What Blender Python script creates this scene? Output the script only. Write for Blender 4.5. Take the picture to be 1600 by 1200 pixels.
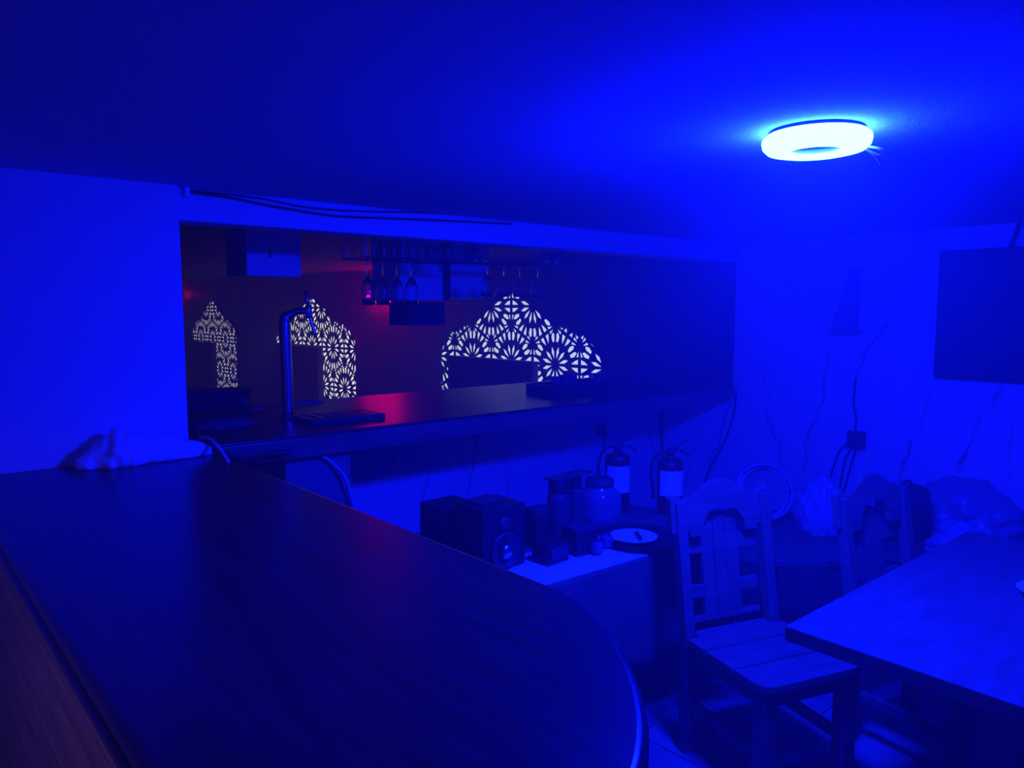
import bpy, bmesh, math, random
from mathutils import Vector, Matrix, noise
from mathutils.geometry import delaunay_2d_cdt
random.seed(7)
for o in list(bpy.data.objects): bpy.data.objects.remove(o)
S = bpy.context.scene; COL = S.collection
# ------------------------------------------------------------------ camera
F, PITCH, TH, CH = 1180.0, math.atan(114/1180), math.radians(49.2), 1.64
FW = Vector((math.cos(TH)*math.cos(PITCH), math.sin(TH)*math.cos(PITCH), -math.sin(PITCH)))
RT = Vector((math.sin(TH), -math.cos(TH), 0)); UP = RT.cross(FW); CP = Vector((0, 0, CH))
cam = bpy.data.cameras.new('camera'); cam.lens = 36*F/1600; cam.sensor_width = 36; cam.clip_start = .02
co = bpy.data.objects.new('camera', cam); COL.objects.link(co)
co.matrix_world = Matrix(((RT.x, UP.x, -FW.x, 0), (RT.y, UP.y, -FW.y, 0), (RT.z, UP.z, -FW.z, CH), (0, 0, 0, 1)))
S.camera = co
# ------------------------------------------------------------------ world, exposure
S.view_settings.view_transform = 'Standard'; S.view_settings.look = 'None'
S.view_settings.gamma = 1; S.view_settings.use_curve_mapping = False; S.view_settings.exposure = 0.0
W = bpy.data.worlds.new('world'); S.world = W; W.use_nodes = True
W.node_tree.nodes['Background'].inputs[0].default_value = (0, 0, 0, 1)
W.node_tree.nodes['Background'].inputs[1].default_value = 0
hz = W.node_tree.nodes.new('ShaderNodeVolumeScatter')      # smoky air of the bar
hz.inputs['Color'].default_value = (.9, .9, .9, 1); hz.inputs['Density'].default_value = .05; hz.inputs['Anisotropy'].default_value = .35
W.node_tree.links.new(hz.outputs[0], W.node_tree.nodes['World Output'].inputs['Volume'])
LAMP_RGB = (0.95, 4.8, 1030.0)      # what the ceiling ring gives off

def ray(px, py): return FW + RT*((px-800)/F) - UP*((py-600)/F)
def onz(px, py, z): d = ray(px, py); return CP + d*((z-CH)/d.z)
def ony(px, py, y): d = ray(px, py); return CP + d*(y/d.y)
def onx(px, py, x): d = ray(px, py); return CP + d*(x/d.x)

# ------------------------------------------------------------------ materials
MATS = {}
def mat(name, col, rough=.6, metal=0., spec=.5, grain=0., gscale=(1, 1, 1), gfreq=8., bump=0., emit=None, estr=1., trans=0., coat=0., ior=1.45):
    if name in MATS: return MATS[name]
    m = bpy.data.materials.new(name); m.use_nodes = True; nt = m.node_tree; N = nt.nodes; L = nt.links
    b = N['Principled BSDF']
    b.inputs['Base Color'].default_value = (*col, 1); b.inputs['Roughness'].default_value = rough
    b.inputs['Metallic'].default_value = metal; b.inputs['Specular IOR Level'].default_value = spec
    b.inputs['Transmission Weight'].default_value = trans; b.inputs['Coat Weight'].default_value = coat
    b.inputs['IOR'].default_value = ior
    if emit:
        b.inputs['Emission Color'].default_value = (*emit, 1); b.inputs['Emission Strength'].default_value = estr
    if grain or bump:
        tc = N.new('ShaderNodeTexCoord'); mp = N.new('ShaderNodeMapping'); mp.inputs['Scale'].default_value = gscale
        nz = N.new('ShaderNodeTexNoise'); nz.inputs['Scale'].default_value = gfreq; nz.inputs['Detail'].default_value = 6
        L.new(tc.outputs['Object'], mp.inputs[0]); L.new(mp.outputs[0], nz.inputs[0])
        if grain:
            cr = N.new('ShaderNodeValToRGB')
            cr.color_ramp.elements[0].position = .3; cr.color_ramp.elements[1].position = .7
            cr.color_ramp.elements[0].color = (*[c*(1-grain) for c in col], 1)
            cr.color_ramp.elements[1].color = (*[min(1, c*(1+grain)) for c in col], 1)
            L.new(nz.outputs[0], cr.inputs[0]); L.new(cr.outputs[0], b.inputs['Base Color'])
        if bump:
            bp = N.new('ShaderNodeBump'); bp.inputs['Strength'].default_value = bump; bp.inputs['Distance'].default_value = .01
            L.new(nz.outputs[0], bp.inputs['Height']); L.new(bp.outputs[0], b.inputs['Normal'])
    MATS[name] = m; return m

def marble(name, axis, veins):
    """white stone with dark veins: each vein is (u0, z0, u1, z1, width, strength), u along the wall"""
    m = bpy.data.materials.new(name); m.use_nodes = True; nt = m.node_tree; N = nt.nodes; L = nt.links
    b = N['Principled BSDF']; b.inputs['Roughness'].default_value = .28; b.inputs['Specular IOR Level'].default_value = .3
    geo = N.new('ShaderNodeNewGeometry'); sp = N.new('ShaderNodeSeparateXYZ'); L.new(geo.outputs['Position'], sp.inputs[0])
    nz = N.new('ShaderNodeTexNoise'); nz.inputs['Scale'].default_value = 5; nz.inputs['Detail'].default_value = 5
    L.new(geo.outputs['Position'], nz.inputs[0])
    def M(op, a, b_=None, clamp=False):
        n = N.new('ShaderNodeMath'); n.operation = op; n.use_clamp = clamp
        for i, v in enumerate((a, b_)):
            if v is None: continue
            if isinstance(v, (int, float)): n.inputs[i].default_value = v
            else: L.new(v, n.inputs[i])
        return n.outputs[0]
    wob = M('MULTIPLY', M('SUBTRACT', nz.outputs[0], .5), .16)
    nz2 = N.new('ShaderNodeTexNoise'); nz2.inputs['Scale'].default_value = 9; nz2.inputs['Detail'].default_value = 2
    L.new(geo.outputs['Position'], nz2.inputs[0])
    U, Z = sp.outputs[axis], sp.outputs[2]
    tot = None
    for (u0, z0, u1, z1, w, s) in veins:
        if z0 < z1: u0, z0, u1, z1 = u1, z1, u0, z0
        k = (u1-u0)/(z1-z0)
        cen = M('ADD', M('MULTIPLY', M('SUBTRACT', Z, z0), k), u0)
        dd = M('ABSOLUTE', M('ADD', M('SUBTRACT', U, cen), wob))
        ww = M('MULTIPLY', nz2.outputs[0], 2*w)
        a = M('SUBTRACT', 1., M('DIVIDE', dd, ww), True)
        a = M('MULTIPLY', a, M('MULTIPLY', M('SUBTRACT', z0+.03, Z), 12., True))
        a = M('MULTIPLY', a, M('MULTIPLY', M('SUBTRACT', Z, z1-.03), 12., True))
        a = M('MULTIPLY', a, s)
        tot = a if tot is None else M('MAXIMUM', tot, a)
    mx = N.new('ShaderNodeMix'); mx.data_type = 'RGBA'
    mx.inputs[6].default_value = (.90, .90, .93, 1); mx.inputs[7].default_value = (.06, .05, .05, 1)
    L.new(tot, mx.inputs[0]); L.new(mx.outputs[2], b.inputs['Base Color'])
    return m

PAINT = mat('white_paint', (.72, .73, .78), .9, bump=.15, gfreq=60, spec=.2)
CEIL = mat('ceiling_paint', (.58, .70, .78), .95, bump=.5, gfreq=220, spec=.1)
DARKCEIL = mat('bar_ceiling_paint', (.16, .10, .10), .9, grain=.2, gfreq=3)
BARWOOD = mat('dark_wood', (.040, .022, .024), .27, grain=.45, gscale=(14, 1.2, 14), gfreq=3, spec=.65, bump=.05)
BACKWOOD = mat('back_counter_wood', (.075, .03, .03), .30, grain=.5, gscale=(1.2, 14, 14), gfreq=3, spec=.25)
PANELWOOD = mat('bar_wall_wood', (.085, .035, .035), .55, grain=.4, gscale=(10, 1, 10), gfreq=2)
PLANK = mat('plank_wood', (.33, .21, .20), .55, grain=.3, gscale=(12, 1, 12), gfreq=3)
CHAIRWOOD = mat('chair_wood', (.24, .155, .11), .5, grain=.25, gscale=(2, 9, 9), gfreq=4, spec=.4)
TABLEWOOD = mat('table_wood', (.24, .165, .115), .33, grain=.22, gscale=(2, 7, 7), gfreq=3, spec=.5)
BLACK = mat('black_plastic', (.02, .02, .022), .4)
CHAR = mat('charcoal_plastic', (.05, .05, .055), .5)
SCREEN = mat('screen_glass', (.05, .05, .06), .3)
CHROME = mat('brushed_steel', (.62, .62, .64), .22, metal=1)
WIRE = mat('dark_wire', (.10, .10, .11), .35, metal=.7)
RUBBER = mat('rubber', (.03, .03, .03), .6)
RED = mat('red_enamel', (.25, .02, .02), .35)
WHITE = mat('white_plastic', (.9, .9, .92), .5)
GREY = mat('grey_laminate', (.22, .21, .23), .5)
PAPER = mat('paper', (.78, .76, .72), .85, bump=.2, gfreq=20)
CLOTH = mat('table_cloth', (.15, .11, .075), .95, grain=.2, gscale=(6, 6, 1), gfreq=3)
GLASS = mat('clear_glass', (.9, .95, 1), .02, trans=1)
SMOKE = mat('dim_glass', (.45, .48, .55), .08, trans=.75)
FILM = mat('plastic_film', (.62, .62, .66), .3, trans=.35, bump=.25, gfreq=10)
BAG = mat('crumpled_bag', (.78, .76, .80), .55, bump=.5, gfreq=9)
TILE = mat('floor_tile_glaze', (.36, .30, .25), .3, grain=.2, gfreq=5)
GROUT = mat('grout', (.10, .09, .09), .9)
DIFF = mat('lamp_diffuser', (.9, .9, .9), .5, emit=tuple(c/1030 for c in LAMP_RGB), estr=1030)
LAMPMID = mat('lamp_centre_plate', (.12, .45, .6), .35)
LATT = mat('lattice_board', (.05, .035, .03), .5)
BACKLIT = [mat('lattice_glow_%d' % i, (.5, .5, .5), .6, emit=c, estr=s) for i, (c, s) in enumerate((((.82, .92, .85), .85), ((1, 1, .80), 1.15), ((.95, .88, .85), .75)))]
REDGLOW = mat('red_lamp_glow', (.5, .02, .05), .4, emit=(1, .0, .12), estr=27)

ORD = ('first', 'second', 'third', 'fourth', 'fifth', 'sixth', 'seventh', 'eighth', 'ninth')
# ------------------------------------------------------------------ helpers
def link(name, me, m, parent=None, smooth=False):
    o = bpy.data.objects.new(name, me); COL.objects.link(o)
    if m: me.materials.append(m)
    if parent: o.parent = parent
    if smooth:
        for p in me.polygons: p.use_smooth = True
    return o
def tag(o, label, cat, group=None):
    o['label'] = label; o['category'] = cat
    if group: o['group'] = group
    return o
def struct(o, label=None, cat=None):
    o['kind'] = 'structure'
    if label: tag(o, label, cat)
    return o
def thing(name, label, cat, loc=(0, 0, 0), rz=0, group=None):
    o = bpy.data.objects.new(name, None); COL.objects.link(o); o.empty_display_size = .05
    o.location = loc; o.rotation_euler = (0, 0, rz); return tag(o, label, cat, group)
class MB:
    def __init__(s): s.v = []; s.f = []
    def add(s, v, f):
        n = len(s.v); s.v += [tuple(p) for p in v]; s.f += [tuple(i+n for i in q) for q in f]; return s
    def box(s, c, d, rz=0, M=None):
        pts = []
        for z in (-1, 1):
            for x, y in ((-1, -1), (1, -1), (1, 1), (-1, 1)):
                p = Vector((x*d[0]/2, y*d[1]/2, z*d[2]/2))
                p = Matrix.Rotation(rz, 3, 'Z') @ p
                if M is not None: p = M @ p
                pts.append(p+Vector(c))
        return s.add(pts, [(0, 3, 2, 1), (4, 5, 6, 7), (0, 1, 5, 4), (1, 2, 6, 5), (2, 3, 7, 6), (3, 0, 4, 7)])
    def bb(s, a, b): return s.box([(a[i]+b[i])/2 for i in range(3)], [abs(b[i]-a[i]) for i in range(3)])
    def lathe(s, prof, c=(0, 0, 0), n=24, M=None):
        v = []; f = []
        for r, z in prof:
            for k in range(n):
                a = 2*math.pi*k/n; p = Vector((max(r, 1e-4)*math.cos(a), max(r, 1e-4)*math.sin(a), z))
                if M is not None: p = M @ p
                v.append(p+Vector(c))
        m = len(prof)
        for i in range(m-1):
            for k in range(n): f.append((i*n+k, i*n+(k+1) % n, (i+1)*n+(k+1) % n, (i+1)*n+k))
        f.append(tuple(reversed(range(n)))); f.append(tuple((m-1)*n+k for k in range(n)))
        return s.add(v, f)
    def tube(s, pts, r, n=8):
        pts = [Vector(p) for p in pts]; v = []; f = []; up = None
        for i, p in enumerate(pts):
            t = (pts[min(i+1, len(pts)-1)]-pts[max(i-1, 0)]).normalized()
            if up is None: up = t.orthogonal().normalized()
            a = (up - t*up.dot(t)).normalized(); up = a; b = t.cross(a)
            rr = r[i] if isinstance(r, (list, tuple)) else r
            for k in range(n):
                th = 2*math.pi*k/n; v.append(p+(a*math.cos(th)+b*math.sin(th))*rr)
        m = len(pts)
        for i in range(m-1):
            for k in range(n): f.append((i*n+k, i*n+(k+1) % n, (i+1)*n+(k+1) % n, (i+1)*n+k))
        f.append(tuple(reversed(range(n)))); f.append(tuple((m-1)*n+k for k in range(n)))
        return s.add(v, f)
    def prism(s, poly, z0, z1, M=None):
        n = len(poly); v = [Vector((x, y, z)) for z in (z0, z1) for x, y in poly]
        if M is not None: v = [M @ p for p in v]
        return s.add(v, [tuple(reversed(range(n))), tuple(range(n, 2*n))]+[(i, (i+1) % n, (i+1) % n+n, i+n) for i in range(n)])
    def build(s, name, m, parent=None, smooth=False, bevel=0, seg=2):
        me = bpy.data.meshes.new(name); me.from_pydata(s.v, [], s.f)
        bm = bmesh.new(); bm.from_mesh(me); bmesh.ops.recalc_face_normals(bm, faces=bm.faces); bm.to_mesh(me); bm.free()
        o = link(name, me, m, parent, smooth)
        if bevel:
            b = o.modifiers.new('bevel', 'BEVEL'); b.width = bevel; b.segments = seg; b.limit_method = 'ANGLE'; b.angle_limit = .7
        return o
def spline(pts, n=8):
    pts = [Vector(p) for p in pts]; out = []
    for i in range(len(pts)-1):
        p0, p1, p2, p3 = pts[max(i-1, 0)], pts[i], pts[i+1], pts[min(i+2, len(pts)-1)]
        for k in range(n):
            t = k/n
            out.append(.5*((2*p1)+(p2-p0)*t+(2*p0-5*p1+4*p2-p3)*t*t+(3*p1-p0-3*p2+p3)*t**3))
    out.append(pts[-1]); return out
def smooth_angle(o, ang=40):
    for p in o.data.polygons: p.use_smooth = True
    try: o.data.set_sharp_from_angle(angle=math.radians(ang))
    except Exception: pass
    return o
def copy_tree(o, parent=None):
    c = o.copy(); COL.objects.link(c); c.parent = parent
    for ch in [x for x in bpy.data.objects if x.parent == o]: copy_tree(ch, c)
    return c

# ------------------------------------------------------------------ the room
XR, ZC, YW, YB, YP = 4.73, 2.11, 3.0, 3.05, 3.69
YF, X0, Y0 = 15.6, -2.6, -2.4
HC = 1.10
fl = struct(MB().bb((X0-.1, Y0-.1, -.1), (XR+.1, YF+.1, -.008)).build('floor', GROUT))
tile_me = None
for i in range(10):
    for j in range(10):
        cx, cy = 1.0+.4*i-.2, -.2+.4*j+.2
        if cx > XR-.2 or cy > YP-.15: continue
        if tile_me is None:
            t = MB().box((0, 0, 0), (.394, .394, .014)).build('tile', TILE, fl, bevel=.002, seg=1); tile_me = t.data
        else:
            t = bpy.data.objects.new('tile', tile_me); COL.objects.link(t); t.parent = fl
        t.location = (cx, cy, -.006 + random.uniform(-.0006, .0006))
struct(MB().bb((X0-.1, Y0-.1, ZC), (XR+.1, YB+.16, ZC+.1)).build('ceiling', CEIL))
struct(MB().bb((X0-.1, YB+.16, ZC+.02), (XR+.1, YF+.1, ZC+.12)).build('ceiling_bar', DARKCEIL))
WX = .94
struct(MB().bb((X0-.1, YW, -.01), (WX, YW+.22, ZC)).build('wall_left', PAINT, bevel=.006))
bm_ = MB().bb((WX, YB, 1.985), (XR, YB+.16, ZC)); struct(bm_.build('trim_beam', PAINT, bevel=.008))
struct(MB().bb((X0-.12, Y0, -.01), (X0, YW, ZC)).build('wall_side', PAINT))
struct(MB().bb((X0-.1, Y0-.12, -.01), (XR+.1, Y0, ZC)).build('wall_rear', PAINT))
struct(MB().bb((X0-.1, YF, -.01), (XR+.1, YF+.1, ZC+.02)).build('wall_far', PANELWOOD))
struct(MB().bb((X0-.1, YW+.22, -.01), (X0, YF, ZC+.02)).build('wall_bar_side', PANELWOOD))
def vy(px, py): p = onx(px, py, XR); return p.y, p.z
def vx(px, py): p = ony(px, py, YP); return p.x, p.z
def V(fn, a, b, w, s): return (*fn(*a), *fn(*b), w, s)
rv = [V(vy, (1293, 545), (1258, 740), .012, .55), V(vy, (1388, 500), (1335, 590), .014, .6), V(vy, (1337, 580), (1330, 670), .010, .55),
      V(vy, (1425, 685), (1408, 745), .022, .6), V(vy, (1452, 600), (1436, 680), .010, .25), V(vy, (1560, 605), (1548, 640), .016, .6),
      V(vy, (1520, 690), (1500, 735), .022, .7), V(vy, (1535, 640), (1515, 700), .010, .35), V(vy, (1200, 640), (1228, 745), .012, .6),
      V(vy, (1190, 560), (1200, 640), .008, .3), V(vy, (1152, 600), (1108, 735), .016, .75), V(vy, (1585, 640), (1570, 760), .012, .25), V(vy, (1090, 690), (1060, 800), .010, .4)]
fv = [V(vx, (748, 650), (728, 780), .012, .7), V(vx, (655, 640), (648, 690), .012, .4), V(vx, (885, 660), (876, 715), .016, .6), V(vx, (700, 655), (725, 740), .020, .3),
      V(vx, (640, 665), (608, 740), .016, .5), V(vx, (715, 700), (730, 740), .014, .3), V(vx, (790, 745), (797, 770), .014, .6), V(vx, (1003, 625), (1021, 720), .016, .7), V(vx, (842, 650), (838, 700), .010, .3),
      V(vx, (665, 735), (655, 830), .010, .4), V(vx, (770, 660), (800, 760), .008, .25)]
MR = marble('marble_right', 1, rv); MF = marble('marble_front', 0, fv)
struct(MB().bb((XR, Y0, -.01), (XR+.1, YB, ZC)).bb((XR, YB, -.01), (XR+.1, YP, 1.02)).build('wall_right', MR))
struct(MB().bb((XR, YB, 1.02), (XR+.1, YF, ZC+.02)).bb((XR, YP, -.01), (XR+.1, YF, 1.02)).build('wall_bar_right', PANELWOOD))
struct(MB().bb((WX, YP, -.01), (XR, YP+.12, HC-.065)).build('wall_front', MF))
struct(MB().bb((1.38, YB+.07, -.01), (1.70, YP, HC-.065)).build('wall_pier', GREY, bevel=.004))

# ------------------------------------------------------------------ ceiling ring lamp
LC = onz(1275, 221, ZC-.028)
lamp = thing('ring_ceiling_lamp', 'glowing round ring lamp fixed flat to the ceiling with loose wires', 'lamp', (LC.x, LC.y, ZC))
R = .136
pr = [(.045, -.022)]
prof = [(.064, -.018), (.064, -.050), (.070, -.056), (.085, -.058), (R-.035, -.058), (R-.014, -.053), (R-.003, -.042), (R, -.028), (R-.002, -.018), (R-.012, -.010), (.064, -.012)]
def ring(prof, n=64):
    m = MB(); v = []; f = []; k_ = len(prof)
    for r, z in prof:
        for k in range(n): a = 2*math.pi*k/n; v.append((r*math.cos(a), r*math.sin(a), z))
    for i in range(k_):
        for k in range(n): f.append((i*n+k, i*n+(k+1) % n, ((i+1) % k_)*n+(k+1) % n, ((i+1) % k_)*n+k))
    return m.add(v, f)
ring(prof).build('diffuser_ring', DIFF, lamp, smooth=True)
MB().lathe([(R-.022, -.0), (R-.016, -.004), (R-.016, -.010), (R-.05, -.0105)], n=48).build('base_plate', CHAR, lamp)
MB().lathe([(.063, -.012), (.063, -.0462), (.060, -.0475), (.0, -.0475)], n=32).build('centre_plate', LAMPMID, lamp, smooth=True)
a = (Vector((-LC.x, -LC.y, 0))).normalized(); bk = -a
pb = bk*(R-.004); cl = MB().lathe([(.010, 0), (.010, -.016), (.006, -.020)], (pb.x, pb.y, -.004), 12).build('fixing_clip', CHAR, lamp)
MB().lathe([(.004, 0), (.004, -.003)], (pb.x, pb.y, -.024), 10).build('screw', CHROME, cl)
wr = onz(1345, 228, ZC-.035)-Vector((LC.x, LC.y, ZC))
for e1, e2 in (((1366, 242), (1377, 258)), ((1362, 238), (1376, 243)), ((1374, 232), (1393, 241))):
    q1 = onz(*e1, ZC-.050)-Vector((LC.x, LC.y, ZC)); q2 = onz(*e2, ZC-.056)-Vector((LC.x, LC.y, ZC))
    MB().tube(spline([wr*.93, wr, q1, q2], 6), [.0034]*19, 6).build('wire', WHITE, lamp, smooth=True)

# invented out-of-view pendant, added to light the plank side of the near counter
gl = thing('added_pendant_lamp', 'added unseen pendant lamp with a dark dome shade, lighting the near counter side', 'lamp', (-.95, 1.15, ZC))
MB().tube([(0, 0, 0), (0, 0, -.46)], .004).build('cord', BLACK, gl)
MB().lathe([(.02, -.45), (.03, -.48), (.10, -.52), (.15, -.56), (.16, -.578), (.157, -.578), (.147, -.56), (.098, -.525), (.028, -.487), (0, -.485)], n=36).build('shade', BLACK, gl, smooth=True)  # depth chosen to keep the added light off the visible wall
MB().lathe([(.012, -.486), (.03, -.52), (.03, -.54), (.015, -.565), (.001, -.57)], n=20).build('bulb', mat('added_bulb_glow', (.9, .8, .7), .4, emit=(.85, .48, 1.0), estr=125), gl, smooth=True)

# ------------------------------------------------------------------ near counter
nc = thing('bar_counter', 'dark glossy wooden bar counter with a rounded end and plank side', 'counter', (.22, .5, 0))
off = Vector((-.22, -.5, 0))
def cpoly(inset, n=14):
    # outline: straight sides, the end swept round in a wide curve
    key = [(1.01, 1.10), (1.005, 1.0), (.972, .896), (.934, .817), (.878, .735), (.828, .671), (.779, .620), (.731, .579), (.676, .541), (.60, .502), (.50, .470), (.40, .458), (.32, .462), (.255, .490), (.225, .545), (.22, .62)]
    p = [(v.x, v.y) for v in spline([(x, y, 0) for x, y in reversed(key)], 4)]
    p = [(.22, 2.998)]+p+[(1.01, 2.998)]
    out = []
    m = len(p)
    for i in range(m):       # pull the outline in along its normals
        ax, ay = p[max(i-1, 0)] if i > 0 else p[0]; bx, by = p[min(i+1, m-1)]
        dx, dy = bx-ax, by-ay; l = math.hypot(dx, dy) or 1
        if i == 0: out.append((p[0][0]+inset, p[0][1])); continue
        if i == m-1: out.append((p[i][0]-inset, p[i][1])); continue
        out.append((p[i][0]-dy/l*inset, p[i][1]+dx/l*inset))
    return [(x+off.x, y+off.y) for x, y in out]
def dens(poly): return poly
o = MB().prism(cpoly(0), HC-.05, HC).build('counter_top', BARWOOD, nc, bevel=.016, seg=5); smooth_angle(o, 60)
o = MB().prism(cpoly(.05), -.002, HC-.05).build('counter_body', BARWOOD, nc); smooth_angle(o, 30)
for i in range(16):
    z1 = HC-.055-i*.065
    MB().bb((.038, .18, z1-.060), (.056, 2.49, z1)).build('side_plank', PLANK, nc, bevel=.006, seg=2)
o = MB().tube([(off.x+.215+.004, .2, HC-.03), (off.x+.215+.004, 2.49, HC-.03)], .008, 8).build('edge_trim', BARWOOD, nc)

# ------------------------------------------------------------------ back bar counter and what stands on it
bc = thing('serving_counter', 'long dark wooden serving counter along the marble half wall', 'counter', ((WX+XR)/2, 3.6, HC-.065))
bcx = (XR-WX)/2
o = MB().bb((-bcx, -.52, 0.005), (bcx, .66, .065)).build('counter_slab', BACKWOOD, bc, bevel=.008, seg=3)
MB().bb((-bcx, -.535, -.035), (bcx, -.519, .052)).build('edge_board', mat('edge_board_wood', (.20, .13, .12), .35, grain=.3, gscale=(1, 10, 10), gfreq=4), bc, bevel=.004)
# beer tap
tp = onz(450, 653, HC)
tap = thing('beer_tap', 'tall steel beer tap column bent at the top, on the serving counter', 'beer tap', tp)
hd = (RT*.9+FW*.1); hd.z = 0; hd.normalize()
zt = ony(447, 490, tp.y).z-HC
colp = [Vector((0, 0, 0)), Vector((0, 0, .2)), Vector((-.004, 0, zt-.10)), Vector((0, 0, zt-.03)), hd*.025+Vector((0, 0, zt-.004)), hd*.065+Vector((0, 0, zt+.012)), hd*.115+Vector((0, 0, zt+.010))]
cp2 = spline(colp, 8)
o = MB().tube(cp2, [.029 if i < 26 else .029-.011*min(1, (i-26)/10) for i in range(len(cp2))], 20).build('column', CHROME, tap, smooth=True)
MB().lathe([(.046, 0), (.046, .008), (.032, .016), (.031, .03)], n=28).build('base_flange', CHROME, tap, smooth=True)
fp = hd*.115+Vector((0, 0, zt+.01))
MB().lathe([(.012, -.035), (.018, -.025), (.018, .025), (.012, .035)], fp, 16).build('faucet_body', CHROME, tap, smooth=True)
MB().tube([fp+Vector((0, 0, .03)), fp+Vector((0, 0, .05))-hd*.004, fp+Vector((0, 0, .105))-hd*.012], [.008, .013, .012], 12).build('handle', CHROME, tap, smooth=True)
MB().tube(spline([fp, fp+hd*.012+Vector((0, 0, -.05)), fp+hd*.03+Vector((0, 0, -.115))], 6), .009, 10).build('spout', CHROME, tap, smooth=True)
# drip tray
dt = thing('drip_tray', 'flat dark drip tray at the foot of the beer tap', 'tray', (1.80, 3.42, HC))
MB().bb((-.20, -.12, 0), (.20, .12, .022)).build('pan', CHAR, dt, bevel=.004)
for i in range(12): MB().box((-.18+i*.0327, 0, .0225), (.008, .2, .004)).build('slat', CHROME if i % 2 == 0 else CHAR, dt)
# bar mat / folded cloth / paper
def blob(name, label, cat, c, dims, m, seed=0, amp=.25, freq=2.2, rz=0, flat=.0, sub=5, group=None, ridged=True):
    bm = bmesh.new(); bmesh.ops.create_icosphere(bm, subdivisions=sub, radius=1)
    for v in bm.verts:
        p = v.co*freq+Vector((seed*7.3, seed*3.1, seed))
        n_ = noise.noise(p)*.8+noise.noise(p*2.3)*.45
        r_ = (1-abs(noise.noise(p*1.6+Vector((9, 9, 9))))*2) if ridged else 0
        r = 1+amp*n_+amp*.6*r_
        q = v.co*r
        z = max(q.z, -flat)
        v.co = Vector((q.x*dims[0], q.y*dims[1], (z+flat)*dims[2]))
    R_ = Matrix.Rotation(rz, 4, 'Z'); bmesh.ops.transform(bm, matrix=R_, verts=bm.verts)
    me = bpy.data.meshes.new(name); bm.to_mesh(me); bm.free()
    o = link(name, me, m, smooth=True); o.location = c; return tag(o, label, cat, group)
p = onz(345, 668, HC)
blob('bar_cloth', 'rumpled dark cloth on the serving counter beside the wall edge', 'cloth', (p.x+.03, p.y+.05, HC), (.15, .09, .03), mat('navy_cloth', (.12, .11, .14), .95), 2, .2, 2, .3, sub=4)
p = onz(480, 630, HC)
blob('bar_towel', 'small grey towel lying behind the beer tap', 'towel', (p.x, p.y, HC), (.11, .05, .014), mat('grey_towel', (.3, .28, .28), .95), 4, .2, 3, .2, sub=4)
p = onz(395, 640, HC); o = MB().prism([(-.09, 0), (.06, -.04), (.06, .05)], 0, .004).build('paper_slip', mat('pale_card', (.5, .45, .45), .8)); o.location = (p.x, p.y, HC); tag(o, 'pointed pale paper slip on the serving counter', 'paper')
# low appliance left of the tap
p = onz(345, 645, HC)
ap = thing('counter_appliance', 'low dark appliance with a lid and knob near the wall edge', 'appliance', (p.x-.02, p.y+.06, HC), .1)
MB().bb((-.20, -.10, .01), (.17, .12, .10)).build('body', BLACK, ap, bevel=.01)
MB().bb((-.21, -.11, .10), (.18, .13, .115)).build('lid', CHAR, ap, bevel=.004)
MB().lathe([(.022, 0), (.022, .02), (.016, .026)], (.12, -.10, .055), 16, Matrix.Rotation(math.pi/2, 3, 'X')).build('knob', CHROME, ap)
for i, (x, y) in enumerate(((-.18, -.08), (.15, -.08), (-.18, .10), (.15, .10))): MB().lathe([(.012, 0), (.012, .012)], (x, y, 0), 10).build('foot', RUBBER, ap)
# dark rail with small glasses at the right end
tx0, tx1 = ony(842, 590, 3.62).x, XR-.10; tc = (tx0+tx1)/2; th_ = (tx1-tx0)/2
rl = thing('glass_tray', 'long dark tray of drying glasses at the end of the serving counter', 'tray', (tc, 3.62, HC))
MB().bb((-th_, -.12, 0), (th_, .12, .02)).build('tray_floor', BLACK, rl)
for s in (-1, 1): MB().bb((-th_, s*.12-.006, 0), (th_, s*.12+.006, .06)).build('tray_side', BLACK, rl)
for s in (-1, 1): MB().bb((s*th_-.006, -.12, 0), (s*th_+.006, .12, .06)).build('tray_end', BLACK, rl)
def tumbler(h=.09, r=.032):
    return [(r*.8, 0), (r, h), (r-.002, h), (r*.8-.003, .006), (0, .006)]
tm = None
for i in range(9):
    x, y = tx0+.10+i*(tx1-tx0-.2)/8, 3.62+.05*((i*7) % 3-1)
    if tm is None: o = MB().lathe(tumbler(), n=20).build('drying_glass', SMOKE, smooth=True); tm = o.data
    else: o = bpy.data.objects.new('drying_glass', tm); COL.objects.link(o)
    o.location = (x, y, HC+.0205); tag(o, 'small tumbler in the dark counter tray, %s from the beer tap' % ORD[i], 'glass', 'tumblers in the counter tray')

# ------------------------------------------------------------------ hanging racks with stemware
def rack(name, label, x0, x1, yc, zb, zt_):
    t = thing(name, label, 'glass rack', ((x0+x1)/2, yc, zb)); h = (x1-x0)/2
    for dy in (-.11, .11): MB().tube([(-h, dy, 0), (h, dy, 0)], .0045).build('side_rail', WIRE, t)
    for dy in (-.11, .11): MB().tube([(-h, dy, zt_-zb-.03), (h, dy, zt_-zb-.03)], .0035).build('upper_rail', WIRE, t)
    n = max(5, int((x1-x0)/.055))
    for i in range(n+1):
        x = -h+2*h*i/n
        MB().tube([(x, -.11, zt_-zb-.03), (x, -.11, 0), (x, .11, 0), (x, .11, zt_-zb-.03)], .0025, 6).build('cross_wire', WIRE, t)
    for x in (-h+.02, h-.02):
        for dy in (-.10, .10): MB().tube([(x, dy, 0), (x, dy, zt_-zb)], .003, 6).build('hanger', WIRE, t)
    return t
YG = 3.42
def gx(px): return ony(px, 430, YG).x
rack('glass_rack', 'wire stemware rack holding the slim flutes under the beam', gx(552), gx(722), YG, 1.905, ZC+.02)
rack('glass_rack', 'wire stemware rack holding the round wine glasses under the beam', gx(745), gx(895), YG, 1.915, ZC+.02)
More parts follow.
